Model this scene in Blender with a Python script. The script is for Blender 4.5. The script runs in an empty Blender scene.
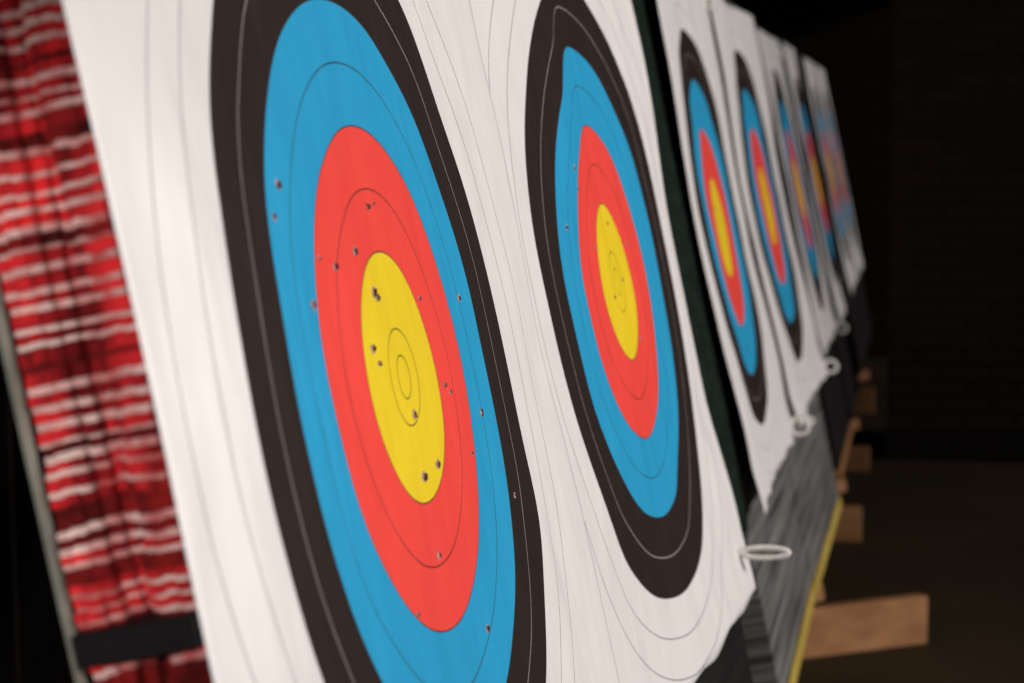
import bpy, math, random
from mathutils import Vector, Matrix, noise
random.seed(4)
sc = bpy.context.scene
sc.view_settings.view_transform = 'Standard'
sc.view_settings.look = 'None'

# ------------------------------------------------------------------ layout
TH = math.radians(12.0)
W = Vector((-math.sin(TH), 0, math.cos(TH)))     # up the leaning face
N = Vector((math.cos(TH), 0, math.sin(TH)))      # out of the face
CX, CZ = -0.472, 1.295
CAM = Vector((0, 0, 1.53))
def P(y, v, n=0.0):
    return Vector((CX, y, CZ)) + W * v + N * n

# ------------------------------------------------------------------ helpers
def new_mat(name):
    m = bpy.data.materials.new(name); m.use_nodes = True
    nt = m.node_tree; b = nt.nodes['Principled BSDF']
    return m, nt, b
def nd(nt, t, **kw):
    n = nt.nodes.new(t)
    for k, v in kw.items(): setattr(n, k, v)
    return n
def math_n(nt, op, a, b=None, c=None):
    n = nt.nodes.new('ShaderNodeMath'); n.operation = op
    for i, x in enumerate((a, b, c)):
        if x is None: continue
        if isinstance(x, (int, float)): n.inputs[i].default_value = x
        else: nt.links.new(x, n.inputs[i])
    return n.outputs[0]
def mixc(nt, f, a, b):
    n = nt.nodes.new('ShaderNodeMix'); n.data_type = 'RGBA'
    for sock, x in ((n.inputs[0], f), (n.inputs[6], a), (n.inputs[7], b)):
        if isinstance(x, (int, float)): sock.default_value = x
        elif isinstance(x, tuple): sock.default_value = (*x, 1)
        else: nt.links.new(x, sock)
    return n.outputs[2]
def streak_mat(name, c1, c2, scale=(1.5, 1.5, 1.5), rough=0.8, bump=0.2, coord='Object', detail=4, nscale=1.0, lo=.35, hi=.65):
    m, nt, b = new_mat(name)
    tc = nd(nt, 'ShaderNodeTexCoord'); mp = nd(nt, 'ShaderNodeMapping')
    mp.inputs['Scale'].default_value = scale
    nt.links.new(tc.outputs[coord], mp.inputs[0])
    no = nd(nt, 'ShaderNodeTexNoise'); no.inputs['Scale'].default_value = nscale; no.inputs['Detail'].default_value = detail
    nt.links.new(mp.outputs[0], no.inputs['Vector'])
    cr = nd(nt, 'ShaderNodeValToRGB'); cr.color_ramp.elements[0].position = lo; cr.color_ramp.elements[1].position = hi
    cr.color_ramp.elements[0].color = (*c1, 1); cr.color_ramp.elements[1].color = (*c2, 1)
    nt.links.new(no.outputs[0], cr.inputs[0]); nt.links.new(cr.outputs[0], b.inputs['Base Color'])
    b.inputs['Roughness'].default_value = rough
    b.inputs['Specular IOR Level'].default_value = 0.2
    bp = nd(nt, 'ShaderNodeBump'); bp.inputs['Strength'].default_value = bump; bp.inputs['Distance'].default_value = 0.01
    nt.links.new(no.outputs[0], bp.inputs['Height']); nt.links.new(bp.outputs[0], b.inputs['Normal'])
    return m
def mesh_obj(name, verts, faces, mats, uvs=None, midx=None, smooth=False, parent=None):
    me = bpy.data.meshes.new(name); me.from_pydata([tuple(v) for v in verts], [], faces)
    for m in mats: me.materials.append(m)
    if uvs:
        ul = me.uv_layers.new(name='UVMap')
        for l in me.loops: ul.data[l.index].uv = uvs[l.vertex_index]
    if midx:
        for p, i in zip(me.polygons, midx): p.material_index = i
    if smooth:
        for p in me.polygons: p.use_smooth = True
    me.update()
    o = bpy.data.objects.new(name, me); sc.collection.objects.link(o)
    if parent: o.parent = parent
    return o
BF = [(0, 3, 2, 1), (4, 5, 6, 7), (0, 1, 5, 4), (1, 2, 6, 5), (2, 3, 7, 6), (3, 0, 4, 7)]
class Build:
    def __init__(s): s.v = []; s.f = []; s.m = []; s.uv = []
    def hexa(s, c8, mi=0, uv=None):
        b = len(s.v); s.v += c8; s.f += [tuple(b + i for i in f) for f in BF]; s.m += [mi] * 6
        s.uv += uv if uv else [(c.y, c.z) for c in c8]
    def box(s, x0, x1, y0, y1, z0, z1, mi=0):
        s.hexa([Vector(p) for p in ((x0, y0, z0), (x1, y0, z0), (x1, y1, z0), (x0, y1, z0), (x0, y0, z1), (x1, y0, z1), (x1, y1, z1), (x0, y1, z1))], mi)
    def slab(s, y0, y1, v0, v1, nb, nf0, nf1=None, mi=0):
        if nf1 is None: nf1 = nf0
        c = []; uv = []
        for v in (v0, v1):
            for y, n in ((y0, nb), (y0, nf0), (y1, nf1), (y1, nb + (nf1 - nf0))):
                c.append(P(y, v, n)); uv.append((y, v))
        s.hexa(c, mi, uv)
    def beam(s, a, b, w, h, side=Vector((0, 1, 0)), mi=0):
        d = (b - a).normalized(); sd = (side - d * side.dot(d)).normalized(); up = sd.cross(d)
        c = []
        for q in (a, b):
            for i, j in ((-1, -1), (1, -1), (1, 1), (-1, 1)): c.append(q + sd * (i * w / 2) + up * (j * h / 2))
        s.hexa(c, mi)
    def make(s, name, mats, bevel=0.0, parent=None):
        o = mesh_obj(name, s.v, s.f, mats, s.uv, s.m, parent=parent)
        if bevel:
            md = o.modifiers.new('bev', 'BEVEL'); md.width = bevel; md.segments = 2
        return o

# ------------------------------------------------------------------ materials
def face_material():
    m, nt, b = new_mat('printed_target_paper')
    tc = nd(nt, 'ShaderNodeTexCoord'); sx = nd(nt, 'ShaderNodeSeparateXYZ')
    nt.links.new(tc.outputs['UV'], sx.inputs[0])
    u, v = sx.outputs[0], sx.outputs[1]
    r = math_n(nt, 'SQRT', math_n(nt, 'ADD', math_n(nt, 'MULTIPLY', u, u), math_n(nt, 'MULTIPLY', v, v)))
    cols = [(0.86, 0.63, 0.02), (0.90, 0.070, 0.055), (0.020, 0.34, 0.63), (0.022, 0.013, 0.011), (0.79, 0.76, 0.77)]
    c = cols[0]
    for i in range(1, 5):
        c = mixc(nt, math_n(nt, 'GREATER_THAN', r, 0.122 * i), c, cols[i])
    lw = 0.00085
    pp = math_n(nt, 'PINGPONG', r, 0.0305)
    l1 = math_n(nt, 'MULTIPLY', math_n(nt, 'LESS_THAN', pp, lw), math_n(nt, 'GREATER_THAN', r, 0.09))
    l1 = math_n(nt, 'MULTIPLY', l1, math_n(nt, 'LESS_THAN', r, 0.62))
    l2 = math_n(nt, 'LESS_THAN', math_n(nt, 'ABSOLUTE', math_n(nt, 'SUBTRACT', r, 0.047)), lw)
    l3 = math_n(nt, 'LESS_THAN', math_n(nt, 'ABSOLUTE', math_n(nt, 'SUBTRACT', r, 0.021)), lw)
    ln = math_n(nt, 'MAXIMUM', l1, math_n(nt, 'MAXIMUM', l2, l3))
    isb = math_n(nt, 'MULTIPLY', math_n(nt, 'GREATER_THAN', r, 0.372), math_n(nt, 'LESS_THAN', r, 0.485))
    lc = mixc(nt, isb, (0.03, 0.02, 0.02), (0.42, 0.36, 0.33))
    c = mixc(nt, math_n(nt, 'MULTIPLY', ln, 0.85), c, lc)
    no = nd(nt, 'ShaderNodeTexNoise'); no.inputs['Scale'].default_value = 9; no.inputs['Detail'].default_value = 5
    nt.links.new(tc.outputs['UV'], no.inputs['Vector'])
    dirt = math_n(nt, 'MULTIPLY_ADD', no.outputs[0], 0.16, 0.88)
    hs = nd(nt, 'ShaderNodeHueSaturation'); nt.links.new(c, hs.inputs['Color']); nt.links.new(dirt, hs.inputs['Value'])
    nt.links.new(hs.outputs[0], b.inputs['Base Color'])
    b.inputs['Roughness'].default_value = 0.65; b.inputs['Specular IOR Level'].default_value = 0.2
    n2 = nd(nt, 'ShaderNodeTexNoise'); n2.inputs['Scale'].default_value = 260; nt.links.new(tc.outputs['UV'], n2.inputs['Vector'])
    mp = nd(nt, 'ShaderNodeMapping'); mp.inputs['Scale'].default_value = (9, 4, 1); mp.inputs['Rotation'].default_value = (0, 0, .15)
    nt.links.new(tc.outputs['UV'], mp.inputs[0])
    n3 = nd(nt, 'ShaderNodeTexNoise'); n3.inputs['Scale'].default_value = 1.0; nt.links.new(mp.outputs[0], n3.inputs['Vector'])
    hgt = math_n(nt, 'ADD', math_n(nt, 'MULTIPLY', n2.outputs[0], 0.04), n3.outputs[0])
    bp = nd(nt, 'ShaderNodeBump'); bp.inputs['Strength'].default_value = 1.0; bp.inputs['Distance'].default_value = 0.02
    nt.links.new(hgt, bp.inputs['Height']); nt.links.new(bp.outputs[0], b.inputs['Normal'])
    return m
M_face = face_material()
M_torn = streak_mat('torn_paper', (0.25, 0.12, 0.10), (0.62, 0.46, 0.44), (300,) * 3, 0.95, bump=0)
M_hole = streak_mat('hole_dark', (0.03, 0.008, 0.006), (0.10, 0.02, 0.015), (200,) * 3, 0.9, bump=0)
M_white = streak_mat('white_cord', (0.75, 0.73, 0.69), (0.9, 0.88, 0.85), (60,) * 3, 0.5)
M_black = streak_mat('black_foam', (0.004, 0.004, 0.005), (0.012, 0.010, 0.010), (3, 60, 1), coord='UV')
M_grey = streak_mat('grey_layered_foam', (0.015, 0.015, 0.016), (0.24, 0.235, 0.23), (1.2, 48, 1), coord='UV', bump=0.6, lo=.3, hi=.72)
M_yellow = streak_mat('yellow_edge_strip', (0.38, 0.27, 0.05), (0.52, 0.38, 0.09), (2, 30, 1), coord='UV')
M_red = streak_mat('red_foam', (0.16, 0.004, 0.006), (0.85, 0.028, 0.035), (22, 22, 7), lo=.40, hi=.60)
M_pink = streak_mat('pale_foam', (0.55, 0.10, 0.10), (0.90, 0.68, 0.64), (26, 26, 14))
M_maroon = streak_mat('maroon_foam', (0.06, 0.003, 0.003), (0.28, 0.01, 0.01), (30, 30, 12))
M_net = streak_mat('dark_green_netting', (0.002, 0.005, 0.004), (0.005, 0.017, 0.011), (40, 40, 40), bump=0.6)
M_wood = streak_mat('stand_timber', (0.26, 0.115, 0.05), (0.36, 0.175, 0.08), (2, 14, 14), 0.7, bump=.1)
M_alu = streak_mat('grey_metal_edge', (0.20, 0.20, 0.17), (0.34, 0.34, 0.29), (30,) * 3, 0.45)
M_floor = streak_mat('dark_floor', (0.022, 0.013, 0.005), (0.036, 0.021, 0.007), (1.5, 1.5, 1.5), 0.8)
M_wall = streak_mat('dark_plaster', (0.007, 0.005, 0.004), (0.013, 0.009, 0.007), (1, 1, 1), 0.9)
def brick_mat():
    m, nt, b = new_mat('dark_brick')
    tc = nd(nt, 'ShaderNodeTexCoord'); mp = nd(nt, 'ShaderNodeMapping'); mp.inputs['Rotation'].default_value = (math.radians(90), 0, 0)
    nt.links.new(tc.outputs['Object'], mp.inputs[0])
    br = nd(nt, 'ShaderNodeTexBrick'); br.inputs['Scale'].default_value = 1.0
    br.inputs['Brick Width'].default_value = 0.23; br.inputs['Row Height'].default_value = 0.075; br.inputs['Mortar Size'].default_value = 0.008
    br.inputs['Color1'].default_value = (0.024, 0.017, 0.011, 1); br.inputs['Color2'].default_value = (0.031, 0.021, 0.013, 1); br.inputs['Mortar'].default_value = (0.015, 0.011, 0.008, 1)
    nt.links.new(mp.outputs[0], br.inputs['Vector']); nt.links.new(br.outputs['Color'], b.inputs['Base Color'])
    b.inputs['Roughness'].default_value = 0.9; b.inputs['Specular IOR Level'].default_value = 0.1
    return m
M_brick = brick_mat()

# ------------------------------------------------------------------ room
def room(name, x0, x1, y0, y1, z0, z1, m):
    B = Build(); B.box(x0, x1, y0, y1, z0, z1); return B.make(name, [m])
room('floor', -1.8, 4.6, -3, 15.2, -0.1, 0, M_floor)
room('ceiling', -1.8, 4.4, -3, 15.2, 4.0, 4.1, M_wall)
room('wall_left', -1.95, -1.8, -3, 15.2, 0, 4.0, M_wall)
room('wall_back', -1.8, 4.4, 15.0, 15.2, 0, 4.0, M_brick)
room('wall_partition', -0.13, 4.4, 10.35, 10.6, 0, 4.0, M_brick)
room('baseboard_partition', -0.13, 4.4, 10.31, 10.35, 0, 0.16, M_wall)

# ------------------------------------------------------------------ target faces
def ss(x, a, b):
    t = max(0, min(1, (x - a) / (b - a))); return t * t * (3 - 2 * t)
F = [dict(y=2.01, n=-0.006, k=0.006, l=.645, r=.70),
     dict(y=3.34, n=0.016, k=0.050, l=.655, r=.58),
     dict(y=5.35, n=0.0, k=0.0, l=.595, r=.67),
     dict(y=6.80, n=0.012, k=0.012, l=.70, r=.72),
     dict(y=8.80, n=0.0, k=0.0, l=.60, r=.61),
     dict(y=10.16, n=0.01, k=0.0, l=.60, r=.61),
     dict(y=12.0, n=0.0, k=0.0, l=.58, r=.58),
     dict(y=13.36, n=0.0, k=0.0, l=.58, r=.58)]
def disp(i, u, v):
    f = F[i]
    d = f['n'] + f['k'] * u + 0.004
    a = 1.6 if i < 2 else 1.8
    d += a * (0.0022 * noise.noise(Vector((u * 3.2, v * 2.4, i * 7.3))) + 0.0018 * noise.noise(Vector((u * 8, v * 6, i * 3.1 + 5))))
    e = ss(-v, 0.50, 0.61)
    d += e * (0.003 + (0.006 if i < 2 else .016) * abs(noise.noise(Vector((u * 5, 2.2, i * 2.0)))))
    if i == 0:
        d += 0.008 * ss(u, 0.02, 0.40) * ss(-v, 0.0, 0.35)
        d += 0.006 * math.exp(-((u - .44) / .05) ** 2) * math.exp(-((v + .22) / .09) ** 2)
        d += 0.009 * ss(-u, 0.22, .48) - 0.009 * ss(-u, .50, .645)
        d -= 0.003 * ss(-u, 0.1, .3) * ss(v, 0, .3)
    if i == 1:
        s = ss(v, -0.02, 0.38)
        if u < 0:
            d += s * 0.11 * (min(-u, .22) - max(0, -u - .24) * 1.1)
        else: d += s * .02 * u
        d -= 0.010 * ss(-v, 0.25, 0.5) * ss(-u, 0.0, .3)
        d += 0.014 * ss(-v, 0.25, 0.48) * ss(u, -.15, .12)
    if i in (2, 3):
        d += 0.03 * min(abs(u), .5) * ss(abs(v), 0.05, 0.45)
    return d
def FP(i, u, v, dn=0.0):
    return P(F[i]['y'] + u, v, disp(i, u, v) + dn)
holes = {0: [(-.267, .196, 1), (-.30, .17, .8), (0, .168, .8), (-.075, .129, 1.0), (-.144, .12, 1), (-.238, .093, 1.0), (.30, .057, .9),
             (-.04, .088, 1.2), (-.034, .083, 1), (.145, -.021, .8), (.29, -.068, 1.0), (.01, -.034, 1.0), (.115, -.267, .9), (-.007, -.168, .9),
             (.054, -.089, 1.1), (0, -.093, 1.2), (-.085, .04, 1), (-.075, .025, .7), (.12, .07, .6),
             (.02, .17, .5), (.16, -.03, .6), (.35, -.17, .7), (-.19, .13, .5), (.2, -.1, .6), (-.12, -.2, .6)],
         1: [(-.2, .18, 1), (-.19, .15, .6), (.02, .09, .7), (.05, 0, .7), (-.05, -.02, .7), (.1, -.1, .7), (-.3, .1, 1), (.15, .05, .6), (-.12, .06, .6), (.04, -.2, .6)],
         2: [(-.1, .05, 1)], 3: [(.05, .05, 1)]}
face_obs = []
for i, f in enumerate(F):
    nu, nv = (120, 120) if i < 4 else (50, 50)
    vs, uv, fs = [], [], []
    v0, v1 = -0.615, 0.625
    sc_i = 1.012 if i == 0 else 1.0       # print scale
    for a in range(nu + 1):
        u = -f['l'] + (f['l'] + f['r']) * a / nu
        for b in range(nv + 1):
            v = v0 + (v1 - v0) * b / nv
            if b == 0: v -= 0.012 * noise.noise(Vector((u * 6, i, 0)))
            vs.append(FP(i, u, v)); uv.append((u * sc_i, v * sc_i - (.004 if i == 0 else 0)))
    for a in range(nu):
        for b in range(nv):
            q = a * (nv + 1) + b
            fs.append((q, q + nv + 1, q + nv + 2, q + 1))
    o = mesh_obj('archery_target_face', vs, fs, [M_face], uv, smooth=True)
    md = o.modifiers.new('thick', 'SOLIDIFY'); md.thickness = 0.0008; md.offset = -1
    face_obs.append(o)
    if i in holes:
        hv, hf, hm = [], [], []
        for (u, v, s) in holes[i]:
            b = len(hv); K = 10
            for rr, nn in ((.0046, .0002), (.0034, .0013), (.0024, .0005)):
                for k in range(K):
                    t = 2 * math.pi * k / K; rj = rr * s * random.uniform(.75, 1.25)
                    hv.append(FP(i, u + rj * math.cos(t) * 1.6, v + rj * math.sin(t), nn * random.uniform(.6, 1.4)))
            hv.append(FP(i, u, v, .0006))
            for L in range(2):
                for k in range(K):
                    hf.append((b + L * K + k, b + L * K + (k + 1) % K, b + (L + 1) * K + (k + 1) % K, b + (L + 1) * K + k)); hm.append(0 if L == 0 else 1)
            for k in range(K):
                hf.append((b + 2 * K + k, b + 2 * K + (k + 1) % K, b + 3 * K)); hm.append(1)
        mesh_obj('arrow_holes', hv, hf, [M_torn, M_hole], midx=hm, parent=o)

def cord(name, pts, r, parent, cyc=True):
    cu = bpy.data.curves.new(name, 'CURVE'); cu.dimensions = '3D'; cu.bevel_depth = r; cu.bevel_resolution = 3
    sp = cu.splines.new('NURBS'); sp.points.add(len(pts) - 1)
    for q, p in zip(sp.points, pts): q.co = (*p, 1)
    sp.use_cyclic_u = cyc; sp.order_u = 3
    if not cyc: sp.use_endpoint_u = True
    cu.materials.append(M_white)
    o = bpy.data.objects.new(name, cu); sc.collection.objects.link(o); o.parent = parent
def pin(i, u, v, wid=.085, hgt=.024, tilt=0.0, r=.0028):
    base = FP(i, u, v, .004)
    pts = []
    for k in range(14):
        t = 2 * math.pi * k / 14
        a = wid / 2 * (1 - math.cos(t)); c = hgt / 2 * math.sin(t)
        pts.append(base + Vector((a * math.cos(tilt) - c * math.sin(tilt), c * .3, a * math.sin(tilt) + c * math.cos(tilt))))
    cord('pin_loop', pts, r, face_obs[i])
    cord('pin_peg', [base - N * .012, base + N * .004, base + N * .012], .007, face_obs[i], False)
pin(1, -.50, -.575, .085, .022, 0.0, .0036)
pin(1, -.48, -.585, .06, .03, 0.5, .003)
pin(1, .49, -.53, .085, .018, 0.03, .0050)
pin(2, .60, -.57, .05, .05, -.3, .0050)
pin(3, .66, -.57, .045, .04, -.5, .0055)
pin(3, -.6, -.59, .04, .02, -.3, .004)
pin(4, .55, -.6, .05, .04, -.4, .005)
pin(4, .55, .58, .05, .04, -.4, .005)
pin(2, .6, .6, .05, .04, -.6, .004)

# ------------------------------------------------------------------ bosses
def boss(i, mat, y0, y1, strip=None, thick=.085, vt=.66, vb=-1.03):
    f = F[i]
    nf = lambda y: f['n'] + f['k'] * (y - f['y']) - .016
    B = Build()
    nl = 22
    for k in range(nl):
        a = vb + (vt - vb) * k / nl; b = vb + (vt - vb) * (k + 1) / nl
        j = random.uniform(-.0025, 0)
        B.slab(y0, y1, a, b - .0015, nf(y0) - thick, nf(y0) + j, nf(y1) + j)
    mats = [mat]
    if strip:
        mats.append(strip)
        B.slab(y0 - .003, y1 + .003, vb - .04, vb, nf(y0) - thick, nf(y0) + .004, nf(y1) + .004, 1)
    return B.make('archery_target_boss', mats)
b1 = boss(0, M_black, 1.50, 2.685)
B = Build(); v = -1.03; nf = F[0]['n'] - .006; k = 0
while v < .66:
    k += 1
    if k % 2: t = random.uniform(.005, .011); mi = random.choice([0, 0, 0, 2])
    else: t = random.uniform(.0025, .006); mi = random.choice([1, 1, 1, 1, 2])
    w1 = .012 * noise.noise(Vector((v * 5, 3, 0)))
    # each layer is split across the boss thickness into ragged fibres
    ns = 9
    for q in range(ns):
        a = -.094 + (nf + .094) * q / ns; b = -.094 + (nf + .094) * (q + 1) / ns
        mid = (a + b) / 2
        rec = .030 * math.exp(-((mid + .052 - w1) / .014) ** 2) + .010 * noise.noise(Vector((mid * 40, v * 14, 2)))
        dv = .0025 * noise.noise(Vector((mid * 60, v * 30, 9)))
        B.slab(1.374 + rec + random.uniform(-.003, .003), 1.505, v + dv, v + dv + t - .0003, a, b, mi=mi)
    v += t
B.make('red_foam_layers', [M_red, M_pink, M_maroon], parent=b1)
B = Build()
B.slab(1.360, 2.3, -.104, -.082, -.0965, nf + .0015)
B.make('black_strap', [M_black], parent=b1)
B = Build(); B.slab(1.36, 1.372, -1.03, .66, -.1005, -.0975); B.make('metal_edge', [M_alu], parent=b1)
boss(1, M_black, 2.70, 3.935)
boss(2, M_grey, 4.735, 6.05, M_yellow)
boss(3, M_grey, 6.06, 7.54, M_yellow)
boss(4, M_black, 8.12, 9.47, M_wood)
boss(5, M_black, 9.48, 10.83)
boss(6, M_black, 11.32, 12.67)
boss(7, M_black, 12.68, 14.0)

def net(y0, y1, n0, vb=-.50):
    vs, fs, uv = [], [], []
    a, b = 28, 30
    for i in range(a + 1):
        y = y0 + (y1 - y0) * i / a
        for j in range(b + 1):
            v = vb + (.64 - vb) * j / b
            vs.append(P(y, v, n0 + .006 * math.sin(i * 1.1 + .5 * math.sin(j * .3)))); uv.append((y, v))
    for i in range(a):
        for j in range(b):
            q = i * (b + 1) + j; fs.append((q, q + b + 1, q + b + 2, q + 1))
    o = mesh_obj('backstop_netting', vs, fs, [M_net], uv, smooth=True)
    md = o.modifiers.new('t', 'SOLIDIFY'); md.thickness = .003
net(3.95, 4.725, -0.006, -.62)
net(7.55, 8.11, -.03)

# ------------------------------------------------------------------ stands
def stand(y, dy=0.0, reach=0.03, h=.14):
    B = Build()
    top = P(y, .55, -.15); bot = P(y, -1.28, -.15)
    s = (bot.z - .02) / (W.z); bot = bot - W * s
    B.beam(top, bot, .07, .045)
    B.beam(P(y, .45, -.18), Vector((-1.35, y, .02)), .06, .04)
    B.beam(Vector((-1.4, y - dy * 2.0, h / 2)), Vector((reach, y + dy, h / 2)), .045, h)
    B.beam(P(y - .03, -1.10, -.09), P(y + .03, -1.10, -.02), .05, .05, side=Vector((0, 0, 1)))
    B.make('wooden_target_stand', [M_wood], .004)
stand(1.75); stand(3.6, 0, -.15); stand(5.0, 0, -.1); stand(6.25, .36, .035, .145); stand(8.2, .03, -.19, .13); stand(9.95, 0, -.2, .11); stand(12.0, 0, -.22)

# ------------------------------------------------------------------ lights
def aim(o, d): o.rotation_euler = d.to_track_quat('-Z', 'Y').to_euler()
L = bpy.data.lights.new('window_sun', 'SUN'); L.energy = 1.2; L.angle = math.radians(1.2); L.color = (1, .95, .89)
o = bpy.data.objects.new('window_sun', L); sc.collection.objects.link(o); o.location = (6, 3, 4); aim(o, Vector((-.93, .15, -.33)))
L = bpy.data.lights.new('falloff_fill_spot', 'SPOT'); L.energy = 620; L.spot_size = math.radians(95); L.spot_blend = .6; L.shadow_soft_size = .08; L.color = (1, .945, .88)  # added fill, not a hall fixture: makes the row dimmer with distance
o = bpy.data.objects.new('falloff_fill_spot', L); sc.collection.objects.link(o); o.location = (4.2, 2.3, 2.9); aim(o, Vector((-.5, 3.4, 1.4)) - o.location)
L = bpy.data.lights.new('foam_end_fill_spot', 'SPOT'); L.energy = 240; L.spot_size = math.radians(12); L.spot_blend = .8; L.shadow_soft_size = .04; L.color = (1, .95, .9)  # added narrow fill behind the camera, only to brighten the red foam end
o = bpy.data.objects.new('foam_end_fill_spot', L); sc.collection.objects.link(o); o.location = (.35, -1.5, 2.1); aim(o, Vector((-.61, 1.37, 1.33)) - o.location)
w = bpy.data.worlds.new('World'); sc.world = w; w.use_nodes = True
w.node_tree.nodes['Background'].inputs[0].default_value = (1, .92, .85, 1); w.node_tree.nodes['Background'].inputs[1].default_value = .085

# ------------------------------------------------------------------ camera
FPX = 2200.0
p = math.atan(211 / FPX); yaw = math.atan(408 * math.cos(p) / FPX)
fw = Vector((-math.sin(yaw) * math.cos(p), math.cos(yaw) * math.cos(p), -math.sin(p)))
c = bpy.data.cameras.new('camera'); co = bpy.data.objects.new('camera', c); sc.collection.objects.link(co)
co.location = CAM; co.rotation_euler = fw.to_track_quat('-Z', 'Y').to_euler()
c.sensor_width = 36; c.lens = FPX / 1024 * 36; c.clip_start = .05
c.dof.use_dof = True; c.dof.focus_distance = 2.5; c.dof.aperture_fstop = 5.6
sc.camera = co
